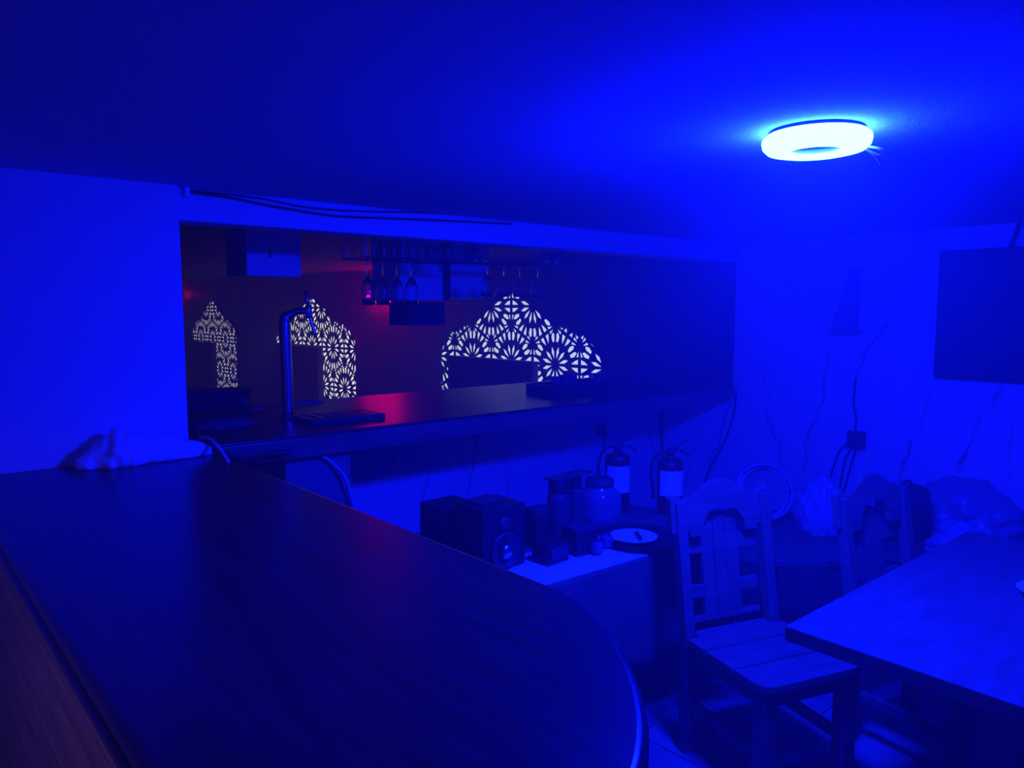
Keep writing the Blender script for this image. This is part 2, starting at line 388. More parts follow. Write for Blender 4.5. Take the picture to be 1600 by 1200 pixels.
def stem(bowl, zr):   # upside down: foot at z=0 above, rim below
    h = zr
    outer = [(.034, 0), (.034, -.003), (.006, -.008), (.004, -.02), (.004, -h*.42)]
    return outer+bowl
def flute():
    o_ = [(.033, 0), (.033, -.003), (.006, -.009), (.004, -.03), (.004, -.085), (.014, -.105), (.029, -.135), (.036, -.17), (.0355, -.205), (.032, -.245)]
    i_ = [(.0305, -.245), (.034, -.205), (.0345, -.17), (.027, -.137), (.009, -.112), (.0, -.108)]
    return o_+i_
def wineg():
    o_ = [(.035, 0), (.035, -.003), (.006, -.009), (.004, -.03), (.004, -.075), (.014, -.088), (.034, -.110), (.043, -.14), (.042, -.165), (.036, -.20)]
    i_ = [(.0345, -.20), (.0405, -.165), (.0415, -.14), (.032, -.112), (.012, -.092), (.0, -.090)]
    return o_+i_
fm = None
for i, px in enumerate((575, 598, 620, 643)):
    if fm is None: o = MB().lathe(flute(), n=28).build('flute_glass', GLASS, smooth=True); fm = o.data
    else: o = bpy.data.objects.new('flute_glass', fm); COL.objects.link(o)
    o.location = (ony(px, 440, YG-.05).x, YG-.05, 1.915); tag(o, 'slim flute hanging upside down, %s in its rack from the beer tap' % ORD[i], 'glass', 'flutes hanging from the rack')
fm = None
for i, px in enumerate((762, 787, 812, 840)):
    if fm is None: o = MB().lathe(wineg(), n=28).build('wine_glass', GLASS, smooth=True); fm = o.data
    else: o = bpy.data.objects.new('wine_glass', fm); COL.objects.link(o)
    o.location = (ony(px, 440, YG-.045).x, YG-.045, 1.9225); tag(o, 'round wine glass hanging upside down, %s in its rack from the flutes' % ORD[i], 'glass', 'wine glasses hanging from the rack')
def flutelet(): return [(.03, 0), (.03, .07), (.028, .07), (.028, .005), (0, .005)]
tm = None
for i, px in enumerate((682, 706, 745, 860, 876)):
    if tm is None: o = MB().lathe([(.022, 0), (.030, .075), (.028, .075), (.020, .006), (0, .006)], n=18).build('shot_glass', SMOKE, smooth=True); tm = o.data
    else: o = bpy.data.objects.new('shot_glass', tm); COL.objects.link(o)
    o.location = (gx(px), YG+.04, 1.912 if px < 730 else 1.922); tag(o, ('small tumbler on the flute rack, %s from the flutes' % ORD[i]) if i < 2 else ('small tumbler on the wine glass rack, %s from the flute rack' % ORD[i-2]), 'glass', 'tumblers on the racks')

# white boxes under the bar ceiling
YH = 3.95
a, b = ony(385, 395, YH), ony(471, 433, YH)
wb = thing('ceiling_box', 'white square box hanging alone from the bar ceiling', 'box', (a.x, YH, b.z))
MB().bb((0, 0, 0), (b.x-a.x, .30, ZC+.02-b.z)).build('casing', WHITE, wb, bevel=.004)
MB().bb(((b.x-a.x)*.42, -.012, .14), ((b.x-a.x)*.60, -.001, .20)).build('latch', WHITE, wb, bevel=.002)
MB().tube([((b.x-a.x)*.42, -.008, .15), ((b.x-a.x)*.42, -.008, .10)], .004).build('pull_cord', BLACK, wb)
for (pa, pb_, zz, lab) in ((624, 693, 470, 'white wall cupboard behind the flutes, hung from the bar ceiling'), (701, 762, 467, 'white wall cupboard behind the wine glasses, hung from the bar ceiling')):
    a, b = ony(pa, 405, YH), ony(pb_, zz, YH)
    t = thing('hanging_cupboard', lab, 'cupboard', (a.x, YH, b.z), 0, 'white hanging cupboards')
    MB().bb((0, .018, 0), (b.x-a.x, .32, ZC+.02-b.z)).build('carcass', WHITE, t)
    MB().bb((.003, 0, .003), (b.x-a.x-.003, .017, ZC+.015-b.z)).build('door', WHITE, t, bevel=.003)
a = ony(697, 470, YH-.01); o = MB().bb((-.020, -.03, 0), (.020, -.002, ZC+.02-a.z)).build('hanger_post', BARWOOD); o.location = (a.x, YH, a.z); tag(o, 'dark upright post between the two white cupboards', 'post')
a, b = ony(640, 509, YH+.05), ony(694, 471, YH+.05)
o = MB().bb((0, 0, 0), (b.x-a.x, .25, b.z-a.z-.004)).build('dark_shelf_box', CHAR, bevel=.005); o.location = (a.x, YH+.04, a.z); tag(o, 'dark shelf box fixed under the white cupboard behind the flutes', 'shelf')

# ------------------------------------------------------------------ cut lattice arches on the bar wall
XA = XR-.05
def hexpat(s, w, h, ox, oz):
    pol = lambda r, d: (r*math.cos(math.radians(d)), r*math.sin(math.radians(d)))
    base = [[pol(.055, 15), pol(.20, 5.5), pol(.30, 15), pol(.20, 24.5)],
            [(.315, .020), (.480, .020), (.480, .105), (.40, .075)],
            [pol(.325, 19), pol(.42, 17), pol(.50, 23), pol(.46, 28), pol(.33, 28)],
            [(.430, .122), (.482, .128), (.482, .240)]]
    out = []; hs = s*math.sqrt(3)/2
    cells = []
    for j in range(-12, 13):
        for i in range(-14, 15): cells.append((ox+(i+.5*(j % 2))*s, oz+j*hs))
    for cx, cz in cells:
        if abs(cx) > w+s or cz < -s or cz > h+s: continue
        for k in range(6):
            for mi in (0, 1):
                for q in base:
                    pp = []; mx_ = sum(c[0] for c in q)/len(q); my_ = sum(c[1] for c in q)/len(q)
                    for x, y in q:
                        x, y = mx_+(x-mx_)*.84, my_+(y-my_)*.84
                        if mi: y = -y
                        a = math.radians(60*k); pp.append((cx+s*(x*math.cos(a)-y*math.sin(a)), cz+s*(x*math.sin(a)+y*math.cos(a))))
                    if mi: pp.reverse()
                    out.append(pp)
    return out
def arch_outline(w, zsh, zpk, zb):
    """half width w, ogee: round shoulder from zsh-0.25 up, then straight to the peak"""
    right = [(w, zb), (w, zsh-.33)]
    for k in range(1, 9):
        a = math.pi/2*k/8; right.append((w*(.57+.43*math.cos(a)), zsh-.33+.34*math.sin(a)))
    for fx, t in ((.50, .05), (.44, .19), (.34, .48), (.20, .72), (.08, .90)): right.append((w*fx, zsh+.01+(zpk-zsh-.01)*t))
    left = [(-x, z) for x, z in reversed(right)]
    return right+[(0, zpk)]+left
def inside(p, poly):
    c = False; n = len(poly)
    for i in range(n):
        (x1, y1), (x2, y2) = poly[i], poly[(i+1) % n]
        if (y1 > p[1]) != (y2 > p[1]) and p[0] < (x2-x1)*(p[1]-y1)/(y2-y1)+x1: c = not c
    return c
def lattice_mesh(w, zsh, zpk, zb, s, ox, oz):
    ol = arch_outline(w, zsh, zpk, zb); V2 = []; faces = []
    g = .014
    cx0, cz0 = 0, (zb+zpk)/2
    def put(poly):
        n = len(V2); V2.extend(Vector(p) for p in poly); faces.append(list(range(n, n+len(poly))))
    outer = ol; put(outer)
    inner = [(x-(g if x > .001 else -g if x < -.001 else 0), min(z, zpk-.03)-0) for x, z in ol]
    for q in hexpat(s, w, zpk, ox, oz):
        if all(inside(p, inner) for p in q): put(q)
        else:      # keep what is left of a cut piece by pulling its corners in
            ins = [p for p in q if inside(p, inner)]
            if len(ins) >= 3: put(ins)
    r = delaunay_2d_cdt(V2, [], faces, 0, 1e-5)
    vs, fs, of = r[0], r[2], r[5]
    tri = [f for f, o_ in zip(fs, of) if o_ == [0]]
    th = .004; n = len(vs)
    v3 = [(0, v.x, v.y) for v in vs]+[(th, v.x, v.y) for v in vs]
    f3 = list(tri)+[tuple(i+n for i in reversed(t)) for t in tri]
    ed = {}
    for t in tri:
        for i in range(3): ed[(t[i], t[(i+1) % 3])] = 1
    for (a_, b_) in ed:
        if (b_, a_) not in ed: f3.append((a_, b_, b_+n, a_+n))
    m = MB(); m.add(v3, f3); return m, ol
arches = [('wide carved lattice arch glowing white behind the wine glasses', 793, (685, 945), (793, 448), 0),
          ('carved lattice arch glowing white beside the steel beer tap', 487, (None, 558), (487, 457), 1),
          ('dim carved lattice arch in the red glow by the wall edge', 332, (None, 371), (332, 468), 2)]
PK = 1.87; SH = 1.50
for lab, pxc, (pl, pr_), (ppx, ppy), gi in arches:
    yc = onx(pxc, 520, XA).y; yr = onx(pr_, 560, XA).y; w = abs(yc-yr) if pl is None else abs(onx(pl, 560, XA).y-yr)/2
    if pl is not None: yc = (onx(pl, 560, XA).y+yr)/2
    t = thing('lattice_arch', lab, 'lattice arch', (XA, yc, .25), 0, 'backlit lattice arches')
    m, ol = lattice_mesh(w, SH-.25, PK-.25, 0, .60, 0, -.125)
    m.build('lattice', LATT, t)
    fr = MB(); n_ = len(ol); ins_ = [(y*(1-.012/w), z-.012 if z > .01 else z) for y, z in ol]
    fr.add([(x_, y, z) for x_ in (.0045, .0499) for y, z in ol]+[(x_, y, z) for x_ in (.0045, .0499) for y, z in ins_],
           [(i, (i+1) % n_, (i+1) % n_+n_, i+n_) for i in range(n_)]+[(i+2*n_, i+3*n_, (i+1) % n_+3*n_, (i+1) % n_+2*n_) for i in range(n_)]+[(i, i+2*n_, (i+1) % n_+2*n_, (i+1) % n_) for i in range(n_)]+[(i+n_, (i+1) % n_+n_, (i+1) % n_+3*n_, i+3*n_) for i in range(n_)])
    fr.build('rim', LATT, t)
    bk_ = MB().prism([(y, z) for y, z in arch_outline(w-.05, SH-.27, PK-.31, 0)], .008, .016, Matrix(((0, 0, 1), (1, 0, 0), (0, 1, 0))))
    bk_.build('backlight', BACKLIT[gi], t)

# high-backed benches before the arches
def bench(lab, p1, p2, x):
    a, b = onx(*p1, x), onx(*p2, x); L_ = abs(a.y-b.y); zt2 = (a.z+b.z)/2
    t = thing('booth_bench', lab, 'bench', (x, (a.y+b.y)/2, 0), 0, 'high-backed benches before the lattice arches')
    MB().bb((-.03, -L_/2, .08), (.05, L_/2, zt2)).build('backrest', LATT, t, bevel=.01)
    MB().bb((-.48, -L_/2, .38), (-.03, L_/2, .46)).build('seat', mat('dark_vinyl', (.04, .02, .03), .5), t, bevel=.02)
    MB().bb((-.44, -L_/2+.02, 0), (.03, L_/2-.02, .38)).build('base', LATT, t)
bench('dark high-backed bench standing before the wide lattice arch', (703, 557), (835, 563), 4.40)
bench('dark high-backed bench behind the steel beer tap', (425, 534), (499, 545), 4.40)
bench('dark high-backed bench before the dim lattice arch', (300, 532), (333, 536), 4.40)
a, b = onx(990, 455, XR), onx(1140, 592, XR)
t = thing('wall_panel', 'large dark panel hung on the bar wall at the end of the serving counter', 'panel', (XR, (a.y+b.y)/2, b.z))
MB().bb((-.035, -(a.y-b.y)/2, 0), (-.002, (a.y-b.y)/2, a.z-b.z)).build('frame', BARWOOD, t, bevel=.004)
MB().bb((-.04, -(a.y-b.y)/2+.04, .04), (-.034, (a.y-b.y)/2-.04, a.z-b.z-.04)).build('face', SCREEN, t)

# red lamps in the bar
def redlamp(lab, ys, z, s=1):
    t = thing('red_lamp', lab, 'lamp', (XR-.07, sum(ys)/len(ys), z), 0, 'red lamps on the bar wall'); c = sum(ys)/len(ys)
    MB().bb((.03, min(ys)-c-.06, -.05*s), (.068, max(ys)-c+.06, .05*s)).build('mount', BLACK, t)
    for y in ys: MB().lathe([(.045*s, -.05*s), (.05*s, 0), (.035*s, .05*s), (.01, .06*s)], (-.02, y-c, 0), 16).build('bulb', REDGLOW, t, smooth=True)
redlamp('row of red lamps glowing on the bar wall behind the flutes', [onx(q, 465, XR-.07).y for q in (577, 598, 617)], onx(598, 466, XR-.07).z)
redlamp('red lamp on the bar wall past the dim lattice arch', [15.1], 1.95, .6)

# cables along the beam
def cable(name, lab, pts, r, m, n=8, group=None):
    p0 = Vector(pts[0]); o = MB().tube([p-p0 for p in spline(pts, n)], r, 8).build(name, m, smooth=True); o.location = p0; return tag(o, lab, 'cable', group)
YC_ = YB-.006
cable('beam_cable', 'thin cable sagging lowest along the face of the beam', [ony(*q, YC_) for q in ((292, 300), (360, 309), (430, 323), (520, 337), (600, 341), (700, 345), (800, 350))], .005, CHAR)
cable('beam_cable', 'thin cable running higher along the face of the beam', [ony(*q, YC_) for q in ((292, 297), (400, 309), (480, 324), (560, 330), (680, 333), (800, 342))], .004, CHAR)
p = ony(292, 298, YB-.01); o = MB().box((0, 0, 0), (.02, .02, .05)).build('cable_clip', WHITE, bevel=.003); o.location = p; tag(o, 'small white cable clip on the beam at the wall corner', 'clip')

# bag and hose on the near counter
def bagmesh():
    n, m = 64, 40; v = []; f = []
    x0, x1 = onz(130, 733, HC).x-.02, .985
    for i in range(n+1):
        t = i/n; x = x0+(x1-x0)*t
        env = math.sin(math.pi*min(1, max(0, t*.94+.03)))**.42
        hgt = (.075+.046*math.exp(-((t-.26)/.17)**2)+.022*math.exp(-((t-.52)/.2)**2))*env
        dep = (.062+.025*math.exp(-((t-.22)/.2)**2))*env
        for j in range(m+1):
            a = math.pi*j/m
            y = -dep*math.cos(a); z = hgt*math.sin(a)**.8
            q = Vector((x*13, y*12, z*12)); fold = 1-abs(noise.noise(q*1.0))*3; fine = noise.noise(q*2.4)
            k = (.66-.50*min(1, max(0, (t-.3)/.25)))*env
            sc = min(1.16, 1+k*(fold*.40+fine*.55)-.1*k)
            v.append((x, 2.905+y*sc-.0*t, HC+.001+max(0, z*sc)))
    for i in range(n):
        for j in range(m): f.append((i*(m+1)+j, (i+1)*(m+1)+j, (i+1)*(m+1)+j+1, i*(m+1)+j+1))
    f.append(tuple(range(m+1))); f.append(tuple(reversed([n*(m+1)+j for j in range(m+1)])))
    f += [(i*(m+1), i*(m+1)+m, (i+1)*(m+1)+m, (i+1)*(m+1)) for i in range(n)]
    return MB().add(v, f)
b_ = bagmesh(); c0 = Vector((.75, 2.905, HC)); b_.v = [tuple(Vector(q)-c0) for q in b_.v]
o = b_.build('crumpled_bag', BAG, smooth=True); o.location = c0; tag(o, 'crumpled white bag lying on the near counter against the wall', 'bag')
HOSE = mat('pale_hose', (.7, .7, .72), .4)
cable('white_hose', 'pale hose leaving the wall corner beside the crumpled bag', [onz(312, 684, HC+.03), onz(328, 686, HC+.05), onz(345, 703, HC+.035), onz(357, 722, HC+.008)], .006, HOSE)
cable('white_hose', 'pale hose arching down in front of the grey pier', [Vector((1.44, 3.105, 1.03)), ony(500, 711, 3.10), ony(522, 726, 3.095), ony(540, 748, 3.08), ony(552, 790, 3.09)], .007, HOSE)
p = onz(440, 748, HC)
cable('extension_lead', 'thick black cable lying at the joint of the two counters', [Vector((.965, 2.96, HC+.014)), Vector((1.015, 2.975, HC+.008)), Vector((1.14, 2.99, HC-.06)), Vector((1.26, 3.02, HC-.055)), Vector((1.36, 3.02, HC-.06))], .012, BLACK)

# ------------------------------------------------------------------ right wall things
tvl = onx(1468, 392, XR-.06); tvb = onx(1463, 590, XR-.06)
tvw = 1.30; tvh = tvl.z-tvb.z
tv = thing('television', 'large dark flat television hung on the marble wall', 'television', (XR, tvl.y-tvw/2, tvb.z))
MB().bb((-.055, -tvw/2, 0), (-.012, tvw/2, tvh)).build('casing', BLACK, tv, bevel=.004)
MB().bb((-.060, -tvw/2+.012, .018), (-.0545, tvw/2-.012, tvh-.012)).build('screen', SCREEN, tv)
MB().bb((-.013, -.2, tvh*.3), (-.001, .2, tvh*.7)).build('mount', BLACK, tv)
cable('television_cable', 'dark cable rising from the top of the television', [onx(1578, 388, XR-.02), onx(1586, 370, XR-.012), onx(1594, 345, XR-.008), onx(1598, 320, XR-.008), onx(1599, 312, XR-.008)], .012, BLACK)
a = onx(1328, 500, XR)
sc = thing('wall_sconce', 'tapered unlit wall sconce with a ledge on the marble wall', 'sconce', (XR, a.y, onx(1325, 520, XR).z))
zz = onx(1330, 420, XR).z-onx(1325, 520, XR).z
wl, wr2 = .085, .085
MB().add([(-.002, wl, .02), (-.002, -wl*.7, .02), (-.085, -wl*.7, .02), (-.085, wl, .02), (-.002, -wl*.1, zz), (-.002, -wl*.7, zz), (-.04, -wl*.7, zz), (-.04, -wl*.1, zz)],
         [(0, 1, 2, 3), (4, 7, 6, 5), (0, 4, 5, 1), (1, 5, 6, 2), (2, 6, 7, 3), (3, 7, 4, 0)]).build('shade', mat('grey_metal', (.30, .30, .34), .5), sc, bevel=.004)
MB().bb((-.10, -wl*.95, 0), (-.002, wl*1.1, .02)).build('ledge', mat('grey_metal', (.3, .3, .34)), sc, bevel=.003)
a = onx(1340, 687, XR)
ob = thing('socket_box', 'small dark socket box with hanging cables on the marble wall', 'socket box', (XR, a.y, a.z))
MB().bb((-.035, -.055, -.055), (-.001, .055, .055)).build('box', CHAR, ob, bevel=.005)
MB().bb((-.040, -.035, -.035), (-.0345, .035, .035)).build('cover', BLACK, ob, bevel=.003)
XQ = XR-.012
for i, (pts, lab) in enumerate(((((1328, 690), (1312, 705), (1302, 730), (1294, 765), (1290, 800)), 'dark cable hanging furthest to the coil side of the socket box'),
                                (((1332, 698), (1322, 715), (1316, 740), (1310, 780), (1304, 830)), 'dark cable hanging in the middle below the socket box'),
                                (((1338, 702), (1330, 725), (1322, 755), (1312, 790), (1300, 840)), 'dark cable hanging straight below the socket box'),
                                (((1336, 672), (1338, 655), (1334, 630), (1338, 590)), 'dark cable rising above the socket box'))):
    cable('wall_cable', lab, [onx(*q, XQ) for q in pts], .006, BLACK)
cable('wall_cable', 'dark cable hanging down the corner beside the serving counter', [onx(1033, 640, XR-.02), onx(1034, 680, XR-.02), onx(1036, 760, XR-.02)], .011, CHAR)
cable('wall_cable', 'thin dark cable running down the marble by the end of the counter', [onx(1150, 612, XQ), onx(1147, 645, XQ), onx(1132, 690, XQ), onx(1108, 735, XQ), onx(1090, 790, XQ)], .007, BLACK)

# ------------------------------------------------------------------ big table
tb = thing('dining_table', 'large pale wooden dining table in front of the chairs', 'table', (2.62, .40, 0))
TX0, TX1, TY0, TY1 = 1.92-2.62, 3.34-2.62, -.35-.40, 1.05-.40
MB().bb((TX0, TY0, .715), (TX1, TY1, .76)).build('table_top', TABLEWOOD, tb, bevel=.005, seg=3)
MB().bb((TX0+.30, TY0+.26, .64), (TX1-.30, TY1-.40, .714)).build('apron', CHAIRWOOD, tb)
for x in (TX0+.36, TX1-.36):
    for y in (TY0+.40, TY1-.46): MB().box((x, y, .357), (.09, .09, .714)).build('leg', CHAIRWOOD, tb, bevel=.006)
p = onz(1649, 934, .76)
pl_ = thing('white_plate', 'white round plate on the dining table', 'plate', (p.x, p.y, .76))
MB().lathe([(.05, 0), (.06, .004), (.10, .018), (.103, .02), (.10, .021), (.058, .008), (0, .007)], n=40).build('dish', WHITE, pl_, smooth=True)

# ------------------------------------------------------------------ chairs
def crest(hw=.235):
    top = [(-hw, .9), (-hw, .945), (-hw+.02, .957), (-hw+.07, .935), (-.11, .955), (-.05, .990), (0, 1.0), (.05, .990), (.11, .955), (hw-.07, .935), (hw-.02, .957), (hw, .945)]
    bot = [(hw, .82), (hw-.075, .82), (hw-.08, .80), (.100, .80), (.094, .84), (.065, .882), (0, .90), (-.065, .882), (-.094, .84), (-.100, .80), (-hw+.08, .80), (-hw+.075, .82), (-hw, .82)]
    return top[1:]+bot
XZ = Matrix(((1, 0, 0), (0, 0, 1), (0, 1, 0)))
def make_chair(lab):
    t = thing('wooden_chair', lab, 'chair', group='rustic wooden chairs')
    D, Wd = .46, .44
    for i in range(3):
        y0 = -D/2+i*D/3; y1 = y0+D/3-.008
        poly = [(-Wd/2, y0), (Wd/2, y0), (Wd/2, y1), (-Wd/2, y1)]
        if i == 0:
            poly = [(Wd/2, y1), (-Wd/2, y1)]
            for k in range(7): a = math.pi+math.pi/2*k/6; poly.append((-Wd/2+.06+.06*math.cos(a), y0+.06+.06*math.sin(a)))
            for k in range(7): a = -math.pi/2+math.pi/2*k/6; poly.append((Wd/2-.06+.06*math.cos(a), y0+.06+.06*math.sin(a)))
        if i == 2: poly = [(-Wd/2, y0), (Wd/2, y0), (Wd/2, y1-.05), (Wd/2-.05, y1-.05), (Wd/2-.05, y1), (-Wd/2+.05, y1), (-Wd/2+.05, y1-.05), (-Wd/2, y1-.05)]
        MB().prism(poly, .425, .452).build('seat_plank', CHAIRWOOD, t, bevel=.003)
    for s in (-1, 1):
        MB().box((s*(Wd/2-.045), -D/2+.05, .2125), (.055, .055, .425)).build('front_leg', CHAIRWOOD, t, bevel=.004)
        # rear leg rises as the back post, leaning back above the seat
        q = [(D/2-.045, 0), (D/2, 0), (D/2+.002, .44), (D/2+.075, .93), (D/2+.035, .93), (D/2-.045, .44)]
        m = MB(); n = len(q); x0, x1 = s*(Wd/2-.004), s*(Wd/2-.046)
        m.add([(x0, y, z) for y, z in q]+[(x1, y, z) for y, z in q], [tuple(range(n)), tuple(reversed(range(n, 2*n)))]+[(i, (i+1) % n, (i+1) % n+n, i+n) for i in range(n)])
        m.build('back_post', CHAIRWOOD, t, bevel=.003)
        MB().box((s*(Wd/2-.045), 0, .39), (.025, D-.1, .06)).build('side_rail', CHAIRWOOD, t)
        MB().box((s*(Wd/2-.045), 0, .18), (.025, D-.1, .035)).build('stretcher', CHAIRWOOD, t)
    MB().box((0, -D/2+.05, .39), (Wd-.14, .025, .06)).build('front_rail', CHAIRWOOD, t)
    lean = lambda z: D/2+.018+(z-.44)*.15
    sh = Matrix(((1, 0, 0), (0, 1, .15), (0, 0, 1)))
    def put(name, poly, th, yo):
        m = MB(); n = len(poly)
        m.add([(x, lean(z)+yo+s_*th/2, z) for s_ in (-1, 1) for x, z in poly], [tuple(range(n)), tuple(reversed(range(n, 2*n)))]+[(i, (i+1) % n, (i+1) % n+n, i+n) for i in range(n)])
        return m.build(name, CHAIRWOOD, t, bevel=.002)
    put('crest_rail', crest(), .03, -.030)
    arc = [(.065*math.cos(math.pi*k/10), .845+.055*math.sin(math.pi*k/10)) for k in range(11)]
    put('splat', [(.027, .49)]+[(.027, .86)]+[(-.027+.054*(1-k/6), .875-.004*abs(k-3)) for k in range(7)][1:-1]+[(-.027, .86), (-.027, .49)], .022, .0)
    for s in (-1, 1):
        q = [(s*.030, .49), (s*.085, .49), (s*.085, .81), (s*.07, .845), (s*.030, .866)]
        put('splat', q if s > 0 else list(reversed(q)), .022, .001)
        for z0, z1 in ((.56, .605), (.725, .78)):
            q = [(s*.086, z0), (s*.174, z0), (s*.174, z1), (s*.086, z1)]
            put('cross_rail', q if s > 0 else list(reversed(q)), .02, .0)
    put('lower_rail', [(-.174, .47), (.174, .47), (.174, .489), (-.174, .489)], .02, 0)
    return t
def place_chair(t, bx, by, deg):
    a = math.radians(deg); d = .46/2+.02+.56*.13
    t.location = (bx+math.sin(a)*d, by-math.cos(a)*d, 0); t.rotation_euler = (0, 0, a); return t
c1 = make_chair('wooden chair with plank seat standing clear of the dining table corner')
c2 = copy_tree(c1); c2['label'] = 'wooden chair tucked under the long side of the dining table'
place_chair(c1, 2.47, 1.66, -18); place_chair(c2, 3.0, 1.325, -9)

# ------------------------------------------------------------------ low side table with clutter
ZT = .68
st = thing('side_table', 'cloth-covered side table crowded with speakers, jars and extinguishers', 'table', (1.85, 2.2, 0))
sx0, sx1, sy0, sy1 = 1.28-1.85, 2.86-1.85, 1.83-2.2, 2.68-2.2
MB().bb((sx0, sy0, ZT-.03), (sx1, sy1, ZT-.003)).build('table_top', CHAIRWOOD, st)
for x in (sx0+.05, sx1-.05):
    for y in (sy0+.05, sy1-.05): MB().box((x, y, (ZT-.03)/2), (.05, .05, ZT-.03)).build('leg', CHAIRWOOD, st)
# draped cloth: rippled skirt
m = MB(); v = []; per = []
def edge(a, b, n): return [(a[0]+(b[0]-a[0])*k/n, a[1]+(b[1]-a[1])*k/n) for k in range(n)]
e = .006
per = edge((sx0-e, sy0-e), (sx1+e, sy0-e), 60)+edge((sx1+e, sy0-e), (sx1+e, sy1+e), 36)+edge((sx1+e, sy1+e), (sx0-e, sy1+e), 60)+edge((sx0-e, sy1+e), (sx0-e, sy0-e), 36)
n = len(per); rows = 8
for j in range(rows+1):
    t_ = j/rows; z = ZT-.001-.42*t_
    for i, (x, y) in enumerate(per):
        w_ = .014*t_*(math.sin(i*.9)+.6*math.sin(i*.37+1)+1.6)
        dx = (1 if x > sx1 else -1 if x < sx0 else 0); dy = (1 if y > sy1 else -1 if y < sy0 else 0)
        v.append((x+dx*w_, y+dy*w_, z))
f = [(j*n+i, j*n+(i+1) % n, (j+1)*n+(i+1) % n, (j+1)*n+i) for j in range(rows) for i in range(n)]
f.append(tuple(range(n)))
cl_ = MB().add(v, f).build('cloth', CLOTH); smooth_angle(cl_, 50); cl_.location = (1.85, 2.2, 0)
md = cl_.modifiers.new('solid', 'SOLIDIFY'); md.thickness = .003; md.offset = 1
cl_.name = 'tablecloth'; tag(cl_, 'brown cloth hanging in folds over the side table', 'tablecloth')
ZT2 = ZT+.0025
o = MB().prism([(-.40, -.16), (.20, -.19), (.26, .10), (-.34, .16)], 0, .002).build('paper_sheet', PAPER); o.location = (2.10, 2.03, ZT2); tag(o, 'pale paper sheet spread over the side table cloth', 'paper')
ZT3 = ZT2+.0025
# speakers
y_f = 2.08
xr_ = ony(821, 840, y_f).x; xl_ = ony(754, 830, y_f).x; ztop = ony(821, 784, y_f).z
dpt = onx(710, 780, xl_).y-y_f
def speaker(lab, x0, x1, yf, d, h, grp=True):
    t = thing('loudspeaker', lab, 'speaker', ((x0+x1)/2, yf+d/2, ZT3), 0, 'loudspeakers on the side table'); w_ = x1-x0
    MB().bb((-w_/2, -d/2, 0), (w_/2, d/2, h)).build('cabinet', BLACK, t, bevel=.006)
    RX = Matrix.Rotation(math.pi/2, 3, 'X')
    rr = w_*.34
    MB().lathe([(rr, 0), (rr, .010), (rr*.86, .012), (rr*.80, .004), (rr*.3, -.0), (0, .0)], (0, -d/2, h*.30), 28, RX).build('woofer', CHAR, t, smooth=True)
    MB().lathe([(rr*.45, 0), (rr*.4, .018), (rr*.2, .026), (0, .028)], (0, -d/2-.001, h*.30), 20, RX).build('dust_cap', CHROME, t, smooth=True)
    MB().lathe([(rr*.4, 0), (rr*.4, .006), (rr*.2, .008), (0, .009)], (0, -d/2, h*.72), 20, RX).build('tweeter', CHAR, t, smooth=True)
    return t
speaker('black box loudspeaker with a shiny woofer on the side table', xl_, xr_, y_f, dpt, ztop-ZT3)
speaker('smaller black loudspeaker behind the shiny-woofer one', xl_-.02, xl_+.15, y_f+dpt+.035, .17, (ztop-ZT3)*.86)
o = MB().box((0, 0, .006), (.13, .09, .012), .2).build('phone_box', CHAR, bevel=.003); o.location = ((xl_+xr_)/2-.01, y_f+dpt*.62, ztop); tag(o, 'thin dark box lying on top of the loudspeaker', 'box')
# thermos flasks
def flask(lab, px, py, r, h):
    p = onz(px, py, ZT3)
    t = thing('thermos_flask', lab, 'flask', p, 0, 'dark flasks on the side table')
    MB().lathe([(r*.96, 0), (r, .01), (r, h*.72), (r*.9, h*.78)], n=24).build('body', CHAR, t, smooth=True)
    MB().lathe([(r*.86, h*.78), (r*.92, h*.80), (r*.92, h*.97), (r*.8, h)], n=24).build('cap', BLACK, t, smooth=True)
    return p
fa = flask('dark flask with a blunt cap beside the glass jar', 872, 842, .046, .255)
fb = flask('slimmer dark flask half behind the glass jar', 898, 832, .032, .255)
def box_thing(name, lab, px, py, d, rz, m, cat='box'):
    p = onz(px, py, ZT3); t = thing(name, lab, cat, p, rz)
    MB().bb((-d[0]/2, -d[1]/2, 0), (d[0]/2, d[1]/2, d[2])).build('body', m, t, bevel=.004)
    return t
t = box_thing('storage_box', 'small black box between the loudspeaker and the flasks', 838, 850, (.075, .075, .15), -.05, BLACK)
MB().bb((-.039, -.039, .13), (.039, .039, .155)).build('lid', CHAR, t, bevel=.004)
t = box_thing('card_reader', 'low black device with a sloping front on the paper sheet', 860, 876, (.12, .085, .08), .05, BLACK, 'device')
MB().bb((-.045, -.049, .02), (.045, -.0430, .066)).build('display', SCREEN, t)
t = box_thing('black_crate', 'black box with worn edges in front of the glass jar', 905, 862, (.11, .10, .105), -.1, BLACK)
MB().bb((-.056, -.051, .095), (.056, .051, .108)).build('lid', CHAR, t, bevel=.003)
# big jar
p = onz(936, 823, ZT3)
jr = thing('glass_jar', 'large round glass jar with a lid among the flasks', 'jar', p)
MB().lathe([(.072, 0), (.092, .015), (.098, .06), (.098, .13), (.085, .165), (.058, .185), (.058, .20), (.055, .20), (.055, .183), (.081, .162), (.094, .13), (.094, .06), (.088, .018), (0, .008)], n=40).build('vessel', SMOKE, jr, smooth=True)
MB().lathe([(.062, .19), (.064, .195), (.064, .215), (.058, .22)], n=32).build('lid', CHAR, jr, smooth=True)
t = thing('flat_tray', 'dark flat board lying across the tops of the two flasks', 'tray', (fa+fb)/2+Vector((.01, 0, .2565)))
MB().box((0, 0, .004), (.25, .075, .008), .12).build('board', CHAR, t, bevel=.003)
